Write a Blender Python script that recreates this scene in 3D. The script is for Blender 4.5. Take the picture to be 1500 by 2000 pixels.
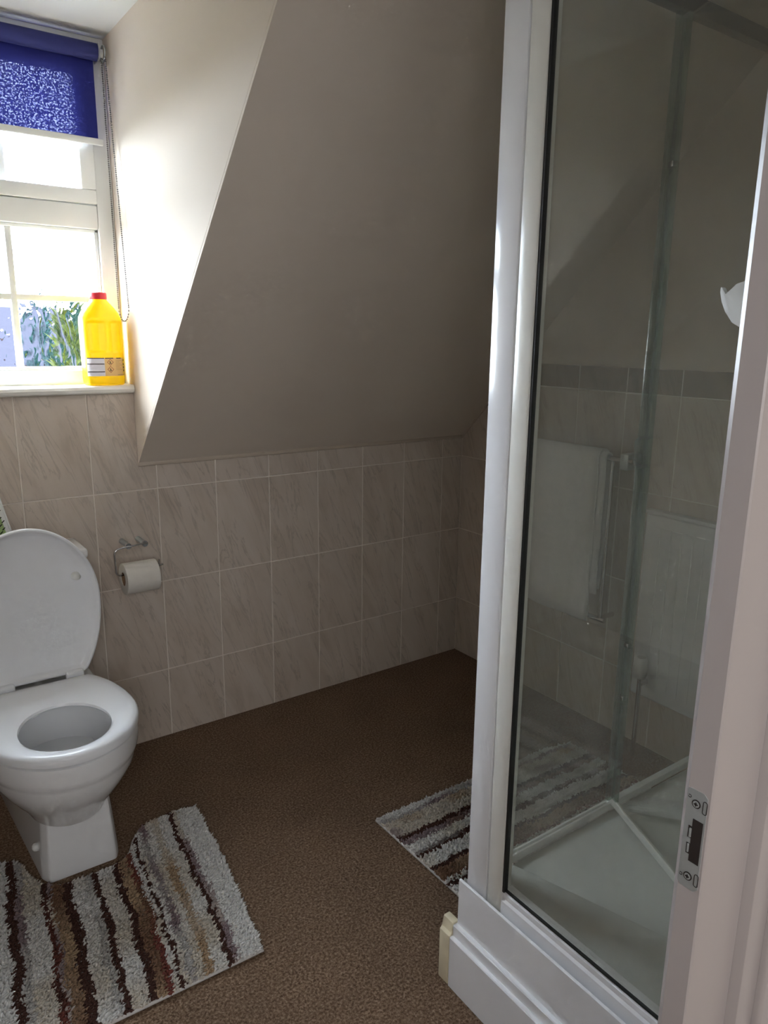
import bpy, bmesh, math, random
import numpy as np
from mathutils import Vector, Matrix

random.seed(7)
rng = np.random.default_rng(7)
for _o in list(bpy.data.objects):
    bpy.data.objects.remove(_o)
scene = bpy.context.scene
COL = scene.collection

# ------------------------------------------------------------------ camera
CAM = Vector((-0.773, -2.339, 1.364))
YAW, PITCH, ROLL, FPX = -0.6217, 0.2317, 0.0116, 1446.7
_fw = Vector((-math.sin(YAW) * math.cos(PITCH), math.cos(YAW) * math.cos(PITCH), -math.sin(PITCH)))
_r0 = Vector((math.cos(YAW), math.sin(YAW), 0))
_u0 = _r0.cross(_fw)
_r = _r0 * math.cos(ROLL) + _u0 * math.sin(ROLL)
_u = -_r0 * math.sin(ROLL) + _u0 * math.cos(ROLL)
cam_data = bpy.data.cameras.new('camera')
cam = bpy.data.objects.new('camera', cam_data)
COL.objects.link(cam)
cam.matrix_world = Matrix(((_r.x, _u.x, -_fw.x, CAM.x), (_r.y, _u.y, -_fw.y, CAM.y),
                           (_r.z, _u.z, -_fw.z, CAM.z), (0, 0, 0, 1)))
cam_data.sensor_fit = 'VERTICAL'
cam_data.sensor_height = 36.0
cam_data.lens = 36.0 * FPX / 2000.0
cam_data.clip_start = 0.02
scene.camera = cam

# ------------------------------------------------------------------ world and light
SKY = 33.0
world = bpy.data.worlds.new('overcast_sky')
scene.world = world
world.use_nodes = True
bg = world.node_tree.nodes['Background']
bg.inputs[0].default_value = (0.82, 0.92, 1.05, 1)
bg.inputs[1].default_value = SKY

portal = bpy.data.lights.new('window_portal', 'AREA')
portal.shape = 'RECTANGLE'; portal.size = 0.76; portal.size_y = 0.95
portal.cycles.is_portal = True
po = bpy.data.objects.new('window_portal', portal); COL.objects.link(po)
po.location = (-0.44, 0.15, 1.70); po.rotation_euler = (math.radians(-90), 0, 0)

hall_fill = bpy.data.lights.new('landing_fill', 'AREA')  # unseen fill light added on the landing to lift the slope and tiles
hall_fill.shape = 'RECTANGLE'; hall_fill.size = 1.2; hall_fill.size_y = 1.2
hall_fill.energy = 21.0; hall_fill.color = (0.96, 0.98, 1.02)
ho = bpy.data.objects.new('landing_fill', hall_fill); COL.objects.link(ho)
ho.location = (-1.35, -3.75, 1.80); ho.rotation_euler = (math.radians(84), 0, math.radians(-30))

scene.view_settings.view_transform = 'Standard'
scene.view_settings.look = 'None'
scene.view_settings.gamma = 1.0
scene.view_settings.use_curve_mapping = False
scene.view_settings.exposure = 0.12
scene.cycles.max_bounces = 9
scene.cycles.diffuse_bounces = 4
scene.cycles.glossy_bounces = 3
scene.cycles.use_adaptive_sampling = True
scene.cycles.adaptive_threshold = 0.12
scene.cycles.adaptive_min_samples = 16
scene.cycles.transparent_max_bounces = 16
scene.cycles.use_denoising = True
scene.cycles.sample_clamp_indirect = 40.0
scene.cycles.use_light_tree = False

# ------------------------------------------------------------------ material helpers
def srgb(r, g, b):
    f = lambda c: (c / 255 / 12.92) if c / 255 <= 0.04045 else ((c / 255 + 0.055) / 1.055) ** 2.4
    return (f(r), f(g), f(b), 1)

def new_mat(name):
    m = bpy.data.materials.new(name); m.use_nodes = True
    nt = m.node_tree
    return m, nt, nt.nodes['Principled BSDF'], nt.nodes['Material Output']

def N(nt, t, **kw):
    n = nt.nodes.new(t)
    for k, v in kw.items():
        setattr(n, k, v)
    return n

def coords(nt, scale=(1, 1, 1), rot=(0, 0, 0), kind='Object'):
    tc = N(nt, 'ShaderNodeTexCoord'); mp = N(nt, 'ShaderNodeMapping')
    mp.inputs['Scale'].default_value = scale; mp.inputs['Rotation'].default_value = rot
    nt.links.new(tc.outputs[kind], mp.inputs['Vector'])
    return mp

def noise(nt, vec, scale, detail=4, rough=0.5, dist=0.0):
    n = N(nt, 'ShaderNodeTexNoise')
    n.inputs['Scale'].default_value = scale; n.inputs['Detail'].default_value = detail
    n.inputs['Roughness'].default_value = rough; n.inputs['Distortion'].default_value = dist
    if vec is not None:
        nt.links.new(vec, n.inputs['Vector'])
    return n

def ramp(nt, fac, stops):
    r = N(nt, 'ShaderNodeValToRGB')
    while len(r.color_ramp.elements) < len(stops):
        r.color_ramp.elements.new(0.5)
    for e, (p, c) in zip(r.color_ramp.elements, stops):
        e.position = p; e.color = c
    nt.links.new(fac, r.inputs['Fac'])
    return r

def bump(nt, bs, height, strength, dist):
    b = N(nt, 'ShaderNodeBump')
    b.inputs['Strength'].default_value = strength; b.inputs['Distance'].default_value = dist
    nt.links.new(height, b.inputs['Height']); nt.links.new(b.outputs['Normal'], bs.inputs['Normal'])

def paint(name, col, rough=0.6, var=0.03, nscale=6.0, bstr=0.0, bscale=300, metallic=0.0, coat=0.0):
    m, nt, bs, out = new_mat(name)
    mp = coords(nt)
    n = noise(nt, mp.outputs[0], nscale, 4)
    c = col[:3]
    lo = tuple(max(0, x * (1 - var)) for x in c) + (1,); hi = tuple(min(1, x * (1 + var)) for x in c) + (1,)
    r = ramp(nt, n.outputs['Fac'], [(0.3, lo), (0.7, hi)])
    nt.links.new(r.outputs['Color'], bs.inputs['Base Color'])
    bs.inputs['Roughness'].default_value = rough; bs.inputs['Metallic'].default_value = metallic
    bs.inputs['Coat Weight'].default_value = coat
    if bstr:
        n2 = noise(nt, mp.outputs[0], bscale, 3)
        bump(nt, bs, n2.outputs['Fac'], bstr, 0.002)
    return m

def tile_material(name, base, dark, light):
    m, nt, bs, out = new_mat(name)
    tc = N(nt, 'ShaderNodeTexCoord'); oi = N(nt, 'ShaderNodeObjectInfo')
    vm = N(nt, 'ShaderNodeVectorMath', operation='SCALE'); vm.inputs[0].default_value = (17, 5, 9)
    nt.links.new(oi.outputs['Random'], vm.inputs['Scale'])
    ad = N(nt, 'ShaderNodeVectorMath', operation='ADD')
    nt.links.new(tc.outputs['Object'], ad.inputs[0]); nt.links.new(vm.outputs[0], ad.inputs[1])
    rt = N(nt, 'ShaderNodeMapping'); rt.inputs['Rotation'].default_value = (0, math.radians(20), 0)
    nt.links.new(ad.outputs[0], rt.inputs['Vector'])
    st = N(nt, 'ShaderNodeMapping'); st.inputs['Scale'].default_value = (9, 9, 2.2)
    nt.links.new(rt.outputs[0], st.inputs['Vector'])
    n1 = noise(nt, st.outputs[0], 1.6, 6, 0.62, 0.6)
    st2 = N(nt, 'ShaderNodeMapping'); st2.inputs['Scale'].default_value = (22, 22, 2.6)
    nt.links.new(rt.outputs[0], st2.inputs['Vector'])
    n2 = noise(nt, st2.outputs[0], 1.0, 5, 0.6, 0.9)
    r1 = ramp(nt, n1.outputs['Fac'], [(0.30, dark), (0.46, base), (0.72, light)])
    # thin darker veins where the stretched noise crosses its mid value
    s = N(nt, 'ShaderNodeMath', operation='SUBTRACT'); s.inputs[1].default_value = 0.47
    nt.links.new(n2.outputs['Fac'], s.inputs[0])
    a = N(nt, 'ShaderNodeMath', operation='ABSOLUTE'); nt.links.new(s.outputs[0], a.inputs[0])
    vr = ramp(nt, a.outputs[0], [(0.0, (1, 1, 1, 1)), (0.024, (0, 0, 0, 1))])
    n3 = noise(nt, rt.outputs[0], 9, 2)
    vm2 = N(nt, 'ShaderNodeMath', operation='MULTIPLY'); nt.links.new(vr.outputs['Color'], vm2.inputs[0]); nt.links.new(n3.outputs['Fac'], vm2.inputs[1])
    mx = N(nt, 'ShaderNodeMix', data_type='RGBA')
    nt.links.new(vm2.outputs[0], mx.inputs['Factor']); nt.links.new(r1.outputs['Color'], mx.inputs[6])
    mx.inputs[7].default_value = tuple(x * 0.70 for x in dark[:3]) + (1,)
    nt.links.new(mx.outputs[2], bs.inputs['Base Color'])
    bs.inputs['Roughness'].default_value = 0.34
    return m

def clear_glass(name, tint, reflect_rough=0.0, haze=0.0):
    """Thin flat glass: tinted straight-through transmission plus Fresnel mirror reflection."""
    m, nt, bs, out = new_mat(name); nt.nodes.remove(bs)
    geo = N(nt, 'ShaderNodeNewGeometry')
    ior = N(nt, 'ShaderNodeMix', data_type='FLOAT'); ior.inputs[2].default_value = 1.62; ior.inputs[3].default_value = 1 / 1.62
    nt.links.new(geo.outputs['Backfacing'], ior.inputs[0])
    fr = N(nt, 'ShaderNodeFresnel'); nt.links.new(ior.outputs[0], fr.inputs['IOR'])
    tr = N(nt, 'ShaderNodeBsdfTransparent'); tr.inputs[0].default_value = tint
    gl = N(nt, 'ShaderNodeBsdfGlossy'); gl.inputs['Roughness'].default_value = reflect_rough
    mx = N(nt, 'ShaderNodeMixShader')
    nt.links.new(fr.outputs[0], mx.inputs[0]); nt.links.new(tr.outputs[0], mx.inputs[1]); nt.links.new(gl.outputs[0], mx.inputs[2])
    last = mx
    if haze:
        mp = coords(nt); n = noise(nt, mp.outputs[0], 7, 5, 0.7)
        hr = ramp(nt, n.outputs['Fac'], [(0.3, (haze * 0.5,) * 3 + (1,)), (0.75, (haze * 1.4,) * 3 + (1,))])
        df = N(nt, 'ShaderNodeBsdfDiffuse'); df.inputs[0].default_value = (0.80, 0.79, 0.75, 1)
        m2 = N(nt, 'ShaderNodeMixShader')
        nt.links.new(hr.outputs['Color'], m2.inputs[0]); nt.links.new(mx.outputs[0], m2.inputs[1]); nt.links.new(df.outputs[0], m2.inputs[2])
        last = m2
    nt.links.new(last.outputs[0], out.inputs['Surface'])
    return m

def patterned_glass(name):
    """Obscured window glass: flat areas see straight through, raised reeds bend the view."""
    m, nt, bs, out = new_mat(name); nt.nodes.remove(bs)
    mp = coords(nt, scale=(1.0, 1.0, 0.5))
    wob = noise(nt, mp.outputs[0], 9, 3, 0.6)
    off = N(nt, 'ShaderNodeVectorMath', operation='SCALE'); off.inputs['Scale'].default_value = 0.12
    nt.links.new(wob.outputs['Color'], off.inputs[0])
    ad = N(nt, 'ShaderNodeVectorMath', operation='ADD')
    nt.links.new(mp.outputs[0], ad.inputs[0]); nt.links.new(off.outputs[0], ad.inputs[1])
    n1 = noise(nt, ad.outputs[0], 21, 2, 0.5, 0.4)
    b = N(nt, 'ShaderNodeBump'); b.inputs['Strength'].default_value = 1.0; b.inputs['Distance'].default_value = 0.012
    nt.links.new(n1.outputs['Fac'], b.inputs['Height'])
    rf = N(nt, 'ShaderNodeBsdfRefraction'); rf.inputs['IOR'].default_value = 1.25; rf.inputs['Roughness'].default_value = 0.0
    rf.inputs['Color'].default_value = (0.96, 0.98, 0.98, 1)
    nt.links.new(b.outputs['Normal'], rf.inputs['Normal'])
    tr = N(nt, 'ShaderNodeBsdfTransparent'); tr.inputs[0].default_value = (0.96, 0.98, 0.98, 1)
    s = N(nt, 'ShaderNodeMath', operation='SUBTRACT'); s.inputs[1].default_value = 0.5
    nt.links.new(n1.outputs['Fac'], s.inputs[0])
    a = N(nt, 'ShaderNodeMath', operation='ABSOLUTE'); nt.links.new(s.outputs[0], a.inputs[0])
    r = ramp(nt, a.outputs[0], [(0.035, (0.9, 0.9, 0.9, 1)), (0.10, (0.25, 0.25, 0.25, 1))])
    mx = N(nt, 'ShaderNodeMixShader')
    nt.links.new(r.outputs['Color'], mx.inputs[0]); nt.links.new(tr.outputs[0], mx.inputs[1]); nt.links.new(rf.outputs[0], mx.inputs[2])
    nt.links.new(mx.outputs[0], out.inputs['Surface'])
    return m

M = {}
M['wall'] = paint('cream_emulsion', srgb(224, 210, 194), 0.75, 0.012, 3, 0.05, 220)
M['white_wall'] = paint('white_emulsion', srgb(238, 234, 228), 0.75, 0.012, 3)
M['ceiling'] = paint('white_ceiling_paint', srgb(232, 230, 226), 0.8, 0.01)
M['grout'] = paint('pale_grout', srgb(240, 230, 218), 0.8, 0.05, 20)
M['tile'] = tile_material('beige_marbled_tile', srgb(208, 193, 178), srgb(196, 180, 164), srgb(216, 203, 190))
M['border'] = tile_material('brown_border_tile', srgb(150, 134, 118), srgb(126, 112, 98), srgb(164, 148, 132))
M['bead'] = paint('beige_edge_bead', srgb(196, 180, 162), 0.4, 0.03)
M['upvc'] = paint('white_window_plastic', srgb(238, 238, 234), 0.28, 0.01)
M['sill'] = paint('white_sill_paint', srgb(236, 233, 226), 0.3, 0.015)
M['frame_white'] = paint('white_powder_coat', srgb(244, 244, 246), 0.16, 0.006)
M['frame_cream'] = paint('off_white_powder_coat', srgb(236, 234, 226), 0.22, 0.006)
M['plinth'] = paint('white_satin_board', srgb(242, 242, 244), 0.3, 0.012)
M['pine'] = paint('bare_pale_wood', srgb(226, 214, 184), 0.6, 0.08, 30)
M['rubber'] = paint('black_rubber', (0.012, 0.013, 0.012, 1), 0.5)
M['door_paint'] = paint('grey_white_door_paint', srgb(176, 168, 166), 0.30, 0.012)
M['ceramic'] = paint('white_glazed_ceramic', srgb(242, 242, 242), 0.08, 0.006, coat=0.4)
M['seat'] = paint('white_toilet_seat_plastic', srgb(245, 246, 248), 0.16, 0.006)
M['chrome'] = paint('polished_chrome', (0.62, 0.62, 0.63, 1), 0.12, 0.02, metallic=1.0)
M['satin_metal'] = paint('zinc_plate', (0.50, 0.53, 0.53, 1), 0.38, 0.06, 60, metallic=0.55)
M['dark_rail'] = paint('dark_bronze_rail', srgb(66, 62, 48), 0.4, 0.05)
M['chain_grey'] = paint('grey_bead_plastic', srgb(120, 118, 114), 0.5, 0.05)
M['paper'] = paint('white_tissue_paper', srgb(232, 226, 216), 0.9, 0.02, 60, 0.25, 500)
M['card'] = paint('brown_card_core', srgb(150, 120, 90), 0.9, 0.04)
M['dark'] = paint('dark_void', (0.02, 0.013, 0.011, 1), 0.8)
M['radiator'] = paint('white_radiator_enamel', srgb(228, 228, 226), 0.3, 0.01)
M['tray'] = paint('white_tray_acrylic', srgb(212, 214, 210), 0.28, 0.01)
M['shower_board'] = paint('pale_grey_shower_board', srgb(204, 202, 196), 0.4, 0.015)
M['clear'] = clear_glass('shower_glass', (0.955, 0.965, 0.945, 1), haze=0.06)
M['clear_edge'] = clear_glass('shower_glass_edge', (0.62, 0.74, 0.70, 1), 0.05, haze=0.10)
M['seal'] = clear_glass('clear_plastic_seal', (0.60, 0.70, 0.67, 1), 0.15, haze=0.14)
M['pane'] = clear_glass('toplight_glass', (0.95, 0.97, 0.97, 1))
M['obscured'] = patterned_glass('patterned_window_glass')
M['towel'] = paint('white_terry_towel', srgb(248, 247, 246), 0.95, 0.04, 80, 0.6, 700)
M['white_plastic'] = paint('white_plastic', srgb(232, 232, 228), 0.35, 0.01)
M['green_gel'] = paint('green_gel', srgb(176, 204, 132), 0.4, 0.1)
M['cap_red'] = paint('red_cap_plastic', srgb(206, 22, 40), 0.4, 0.03)
M['rug_back'] = paint('white_rug_backing', srgb(214, 210, 206), 0.8, 0.04, 60)
M['water'] = paint('toilet_water', srgb(168, 164, 156), 0.03, 0.02)

def carpet():
    m, nt, bs, out = new_mat('brown_twist_carpet')
    mp = coords(nt)
    n1 = noise(nt, mp.outputs[0], 170, 3, 0.75); n2 = noise(nt, mp.outputs[0], 5, 3)
    r = ramp(nt, n1.outputs['Fac'], [(0.33, srgb(88, 68, 52)), (0.5, srgb(130, 106, 86)), (0.68, srgb(176, 152, 130))])
    r2 = ramp(nt, n2.outputs['Fac'], [(0.3, (0.9, 0.9, 0.9, 1)), (0.7, (1.06, 1.05, 1.04, 1))])
    mx = N(nt, 'ShaderNodeMix', data_type='RGBA', blend_type='MULTIPLY'); mx.inputs['Factor'].default_value = 1
    nt.links.new(r.outputs['Color'], mx.inputs[6]); nt.links.new(r2.outputs['Color'], mx.inputs[7])
    nt.links.new(mx.outputs[2], bs.inputs['Base Color'])
    bs.inputs['Roughness'].default_value = 1.0; bs.inputs['Specular IOR Level'].default_value = 0.05
    bump(nt, bs, n1.outputs['Fac'], 0.9, 0.006)
    return m
M['carpet'] = carpet()

def blind_fabric():
    m, nt, bs, out = new_mat('blue_blind_fabric')
    mp = coords(nt)
    n = noise(nt, mp.outputs[0], 190, 2, 0.6)
    hole = ramp(nt, n.outputs['Fac'], [(0.50, (0, 0, 0, 1)), (0.62, (0.030, 0.030, 0.030, 1))])
    df = N(nt, 'ShaderNodeBsdfDiffuse'); df.inputs[0].default_value = srgb(58, 62, 140)
    tl = N(nt, 'ShaderNodeBsdfTranslucent'); tl.inputs[0].default_value = srgb(46, 50, 130)
    mx = N(nt, 'ShaderNodeMixShader'); mx.inputs[0].default_value = 0.05
    nt.links.new(df.outputs[0], mx.inputs[1]); nt.links.new(tl.outputs[0], mx.inputs[2])
    tr = N(nt, 'ShaderNodeBsdfTransparent'); tr.inputs[0].default_value = (0.62, 0.66, 1.0, 1)
    m2 = N(nt, 'ShaderNodeMixShader')
    nt.links.new(hole.outputs['Color'], m2.inputs[0]); nt.links.new(mx.outputs[0], m2.inputs[1]); nt.links.new(tr.outputs[0], m2.inputs[2])
    nt.links.new(m2.outputs[0], out.inputs['Surface'])
    return m
M['blind'] = blind_fabric()
M['blind_roll'] = paint('blue_blind_roll', srgb(54, 58, 122), 0.8, 0.04, 40)

def bottle_plastic():
    m, nt, bs, out = new_mat('yellow_bottle_plastic')
    bs.inputs['Base Color'].default_value = srgb(250, 224, 10); bs.inputs['Roughness'].default_value = 0.32
    tl = N(nt, 'ShaderNodeBsdfTranslucent'); tl.inputs[0].default_value = srgb(250, 214, 30)
    mp = coords(nt); n = noise(nt, mp.outputs[0], 12, 3)
    r = ramp(nt, n.outputs['Fac'], [(0.3, (0.24, 0.24, 0.24, 1)), (0.7, (0.30, 0.30, 0.30, 1))])
    mx = N(nt, 'ShaderNodeMixShader'); nt.links.new(r.outputs['Color'], mx.inputs[0])
    nt.links.new(bs.outputs[0], mx.inputs[1]); nt.links.new(tl.outputs[0], mx.inputs[2])
    nt.links.new(mx.outputs[0], out.inputs['Surface'])
    return m
M['bottle'] = bottle_plastic()
M['label_white'] = paint('label_white_print', srgb(226, 222, 230), 0.5, 0.02)
M['label_cream'] = paint('label_orange_print', srgb(238, 196, 128), 0.5, 0.02)
M['ink'] = paint('label_black_ink', srgb(40, 26, 20), 0.6, 0.02)
M['ink_red'] = paint('label_red_ink', srgb(176, 84, 60), 0.6, 0.02)
M['ink_grey'] = paint('label_small_print', srgb(196, 160, 110), 0.6, 0.05)

def vcol_mat(name):
    m, nt, bs, out = new_mat(name)
    at = N(nt, 'ShaderNodeAttribute'); at.attribute_name = 'tuft'
    nt.links.new(at.outputs['Color'], bs.inputs['Base Color'])
    bs.inputs['Roughness'].default_value = 0.95; bs.inputs['Specular IOR Level'].default_value = 0.1
    tl = N(nt, 'ShaderNodeBsdfTranslucent'); nt.links.new(at.outputs['Color'], tl.inputs[0])
    mx = N(nt, 'ShaderNodeMixShader'); mx.inputs[0].default_value = 0.35
    nt.links.new(bs.outputs[0], mx.inputs[1]); nt.links.new(tl.outputs[0], mx.inputs[2]); nt.links.new(mx.outputs[0], out.inputs['Surface'])
    return m
M['pile'] = vcol_mat('striped_rug_pile')

def leaf_mat(name, a, b):
    m, nt, bs, out = new_mat(name)
    mp = coords(nt); n = noise(nt, mp.outputs[0], 9, 5, 0.7)
    r = ramp(nt, n.outputs['Fac'], [(0.35, a), (0.65, b)])
    nt.links.new(r.outputs['Color'], bs.inputs['Base Color']); bs.inputs['Roughness'].default_value = 0.9; bs.inputs['Specular IOR Level'].default_value = 0.02
    return m
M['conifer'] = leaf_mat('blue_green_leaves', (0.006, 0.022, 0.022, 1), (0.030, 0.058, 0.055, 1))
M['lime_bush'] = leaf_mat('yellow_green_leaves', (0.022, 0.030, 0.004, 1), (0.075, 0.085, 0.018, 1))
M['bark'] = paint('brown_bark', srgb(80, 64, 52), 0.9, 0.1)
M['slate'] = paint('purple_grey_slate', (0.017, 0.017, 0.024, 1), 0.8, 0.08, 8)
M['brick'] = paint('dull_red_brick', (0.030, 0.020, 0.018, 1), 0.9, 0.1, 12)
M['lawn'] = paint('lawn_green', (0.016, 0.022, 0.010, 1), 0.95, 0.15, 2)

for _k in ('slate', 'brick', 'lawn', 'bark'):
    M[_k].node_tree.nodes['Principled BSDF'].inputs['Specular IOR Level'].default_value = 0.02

# ------------------------------------------------------------------ object helpers
def link(o, parent=None):
    COL.objects.link(o)
    if parent is not None:
        o.parent = parent
        o.matrix_parent_inverse = parent.matrix_world.inverted() if False else Matrix.Translation(-Vector(parent.location))
    return o

def tag(o, label=None, cat=None, group=None, kind=None):
    if label: o['label'] = label
    if cat: o['category'] = cat
    if group: o['group'] = group
    if kind: o['kind'] = kind
    return o

def empty(name, loc=(0, 0, 0)):
    o = bpy.data.objects.new(name, None); o.location = loc; o.empty_display_size = 0.05
    COL.objects.link(o)
    return o

def mesh_obj(name, verts, faces, mat, parent=None, smooth=False, fix=True):
    me = bpy.data.meshes.new(name)
    me.from_pydata([tuple(v) for v in verts], [], [tuple(f) for f in faces])
    if fix:
        b = bmesh.new(); b.from_mesh(me)
        bmesh.ops.recalc_face_normals(b, faces=b.faces); b.to_mesh(me); b.free()
    if smooth:
        me.polygons.foreach_set('use_smooth', [True] * len(me.polygons))
    me.materials.append(M[mat] if isinstance(mat, str) else mat)
    return link(bpy.data.objects.new(name, me), parent)

def bm_obj(name, bm, mat, parent=None, smooth=False, sharp=None):
    bmesh.ops.recalc_face_normals(bm, faces=bm.faces)
    me = bpy.data.meshes.new(name); bm.to_mesh(me); bm.free()
    if smooth:
        me.polygons.foreach_set('use_smooth', [True] * len(me.polygons))
        if sharp:
            me.set_sharp_from_angle(angle=math.radians(sharp))
    me.materials.append(M[mat] if isinstance(mat, str) else mat)
    return link(bpy.data.objects.new(name, me), parent)

def add_box(bm, x0, x1, y0, y1, z0, z1, bev=0.0, seg=2, mtx=None):
    tmp = bmesh.new()
    bmesh.ops.create_cube(tmp, size=1.0)
    for v in tmp.verts:
        v.co = Vector(((x0 + x1) / 2 + v.co.x * (x1 - x0), (y0 + y1) / 2 + v.co.y * (y1 - y0), (z0 + z1) / 2 + v.co.z * (z1 - z0)))
    if bev:
        bmesh.ops.bevel(tmp, geom=list(tmp.edges), offset=bev, segments=seg, profile=0.5, affect='EDGES')
    if mtx is not None:
        bmesh.ops.transform(tmp, matrix=mtx, verts=tmp.verts)
    me = bpy.data.meshes.new('t'); tmp.to_mesh(me); tmp.free()
    bm.from_mesh(me); bpy.data.meshes.remove(me)

def box(name, x0, x1, y0, y1, z0, z1, mat, parent=None, bev=0.0, seg=2, smooth=None, mtx=None):
    bm = bmesh.new(); add_box(bm, x0, x1, y0, y1, z0, z1, bev, seg, mtx)
    s = bool(bev) if smooth is None else smooth
    return bm_obj(name, bm, mat, parent, s, 40 if s else None)

def add_tube(bm, pts, r, seg=10, cap=True):
    pts = [Vector(p) for p in pts]; rings = []
    n = len(pts)
    prev = None
    for i, p in enumerate(pts):
        t = (pts[min(i + 1, n - 1)] - pts[max(i - 1, 0)]).normalized()
        if prev is None:
            a = Vector((0, 0, 1)) if abs(t.z) < 0.9 else Vector((1, 0, 0))
            u = t.cross(a).normalized()
        else:
            u = (prev - t * prev.dot(t)).normalized()
        prev = u; w = t.cross(u)
        rr = r[i] if isinstance(r, (list, tuple)) else r
        rings.append([bm.verts.new(p + (u * math.cos(k * 2 * math.pi / seg) + w * math.sin(k * 2 * math.pi / seg)) * rr) for k in range(seg)])
    for a, b in zip(rings, rings[1:]):
        for k in range(seg):
            bm.faces.new((a[k], a[(k + 1) % seg], b[(k + 1) % seg], b[k]))
    if cap:
        bm.faces.new(rings[0][::-1]); bm.faces.new(rings[-1])

def tube(name, pts, r, mat, parent=None, seg=10):
    bm = bmesh.new(); add_tube(bm, pts, r, seg)
    return bm_obj(name, bm, mat, parent, True, 50)

def smooth_path(pts, rad, n=6):
    """Round the corners of a polyline."""
    pts = [Vector(p) for p in pts]; out = [pts[0]]
    for a, b, c in zip(pts, pts[1:], pts[2:]):
        d1 = (a - b); d2 = (c - b); r1 = min(rad, d1.length * 0.45); r2 = min(rad, d2.length * 0.45)
        p1 = b + d1.normalized() * r1; p2 = b + d2.normalized() * r2
        for i in range(n + 1):
            t = i / n
            out.append(p1 * (1 - t) ** 2 + b * 2 * t * (1 - t) + p2 * t * t)
    out.append(pts[-1])
    return out

def prism(name, poly, axis, a0, a1, mat, parent=None, bev=0.0):
    """Extrude a 2-D polygon along an axis. axis 'x': poly is (y,z); 'y': (x,z); 'z': (x,y)."""
    bm = bmesh.new()
    def mk(p, a):
        return {'x': (a, p[0], p[1]), 'y': (p[0], a, p[1]), 'z': (p[0], p[1], a)}[axis]
    v0 = [bm.verts.new(mk(p, a0)) for p in poly]; v1 = [bm.verts.new(mk(p, a1)) for p in poly]
    n = len(poly)
    bm.faces.new(v0[::-1]); bm.faces.new(v1)
    for i in range(n):
        bm.faces.new((v0[i], v0[(i + 1) % n], v1[(i + 1) % n], v1[i]))
    if bev:
        bmesh.ops.bevel(bm, geom=list(bm.edges), offset=bev, segments=2, profile=0.5, affect='EDGES')
    return bm_obj(name, bm, mat, parent, bool(bev), 40 if bev else None)

def loft(name, rings, mat, parent=None, closed=True, cap0=True, cap1=True, sharp=None):
    bm = bmesh.new()
    R = [[bm.verts.new(p) for p in ring] for ring in rings]
    n = len(R[0])
    for a, b in zip(R, R[1:]):
        for k in range(n if closed else n - 1):
            bm.faces.new((a[k], a[(k + 1) % n], b[(k + 1) % n], b[k]))
    if cap0: bm.faces.new(R[0][::-1])
    if cap1: bm.faces.new(R[-1])
    return bm_obj(name, bm, mat, parent, True, sharp)

def clip_poly(poly, a, b, c):
    """Keep the part of poly where a*x + b*z <= c."""
    out = []
    for (p, q) in zip(poly, poly[1:] + poly[:1]):
        dp = a * p[0] + b * p[1] - c; dq = a * q[0] + b * q[1] - c
        if dp <= 0: out.append(p)
        if dp * dq < 0:
            t = dp / (dp - dq); out.append((p[0] + (q[0] - p[0]) * t, p[1] + (q[1] - p[1]) * t))
    return out

# ------------------------------------------------------------------ key dimensions
XR = 1.304            # right wall
XL = -1.75            # left wall
YN = -2.07            # near wall inner face
KZ = 0.964            # height where the slope meets the low wall
XC, XC2 = -0.057, -0.83   # dormer cheeks
YW = 0.075            # window plane
DZ = 2.187            # dormer ceiling
CZ = 2.40             # flat ceiling
SILL = 1.213
TW, TH = 0.2, 0.3164
ROWS = [0.0, 0.2467, 0.5631, 0.8795, 1.1959]

# ------------------------------------------------------------------ structure
tag(box('floor', XL - 0.1, XR + 0.1, -4.3, 0.12, -0.12, 0.0, 'carpet'), kind='structure')

wall_back = empty('wall_back', (0, 0.05, 0)); tag(wall_back, kind='structure')
wb = [(XL, -0.05), (XR, -0.05), (XR, KZ + 0.01), (XC, KZ + 0.01), (XC, 1.19), (XC2, 1.19), (XC2, KZ + 0.01), (XL, KZ + 0.01)]
prism('masonry', wb, 'y', 0.0022, 0.13, 'grout', wall_back)
box('masonry', XL - 0.1, XC2, 0.13, 0.2, -0.05, 2.4, 'wall', wall_back)
box('masonry', XC, XR + 0.1, 0.13, 0.2, -0.05, 2.4, 'wall', wall_back)
box('masonry', XC2, XC, 0.13, 0.2, -0.05, 1.19, 'wall', wall_back)

G = 0.0019   # half a grout joint
tile_cache = {}
def place_tile(poly, loc, rotz, parent, mat='tile', name='tile'):
    """poly in local (x,z); a shared bevelled slab is used for alike tiles."""
    key = (mat,) + tuple((round(a, 4), round(b, 4)) for a, b in poly)
    me = tile_cache.get(key)
    if me is None:
        bm = bmesh.new()
        v0 = [bm.verts.new((p[0], -0.0, p[1])) for p in poly]; v1 = [bm.verts.new((p[0], 0.006, p[1])) for p in poly]
        n = len(poly)
        f0 = bm.faces.new(v0[::-1]); bm.faces.new(v1)
        for i in range(n):
            bm.faces.new((v0[i], v0[(i + 1) % n], v1[(i + 1) % n], v1[i]))
        bmesh.ops.recalc_face_normals(bm, faces=bm.faces)
        bmesh.ops.bevel(bm, geom=list(f0.edges), offset=0.0010, segments=1, affect='EDGES')
        me = bpy.data.meshes.new(name); bm.to_mesh(me); bm.free()
        me.materials.append(M[mat]); tile_cache[key] = me
    o = bpy.data.objects.new(name, me)
    o.location = loc; o.rotation_euler = (0, 0, rotz)
    return link(o, parent)

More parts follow.
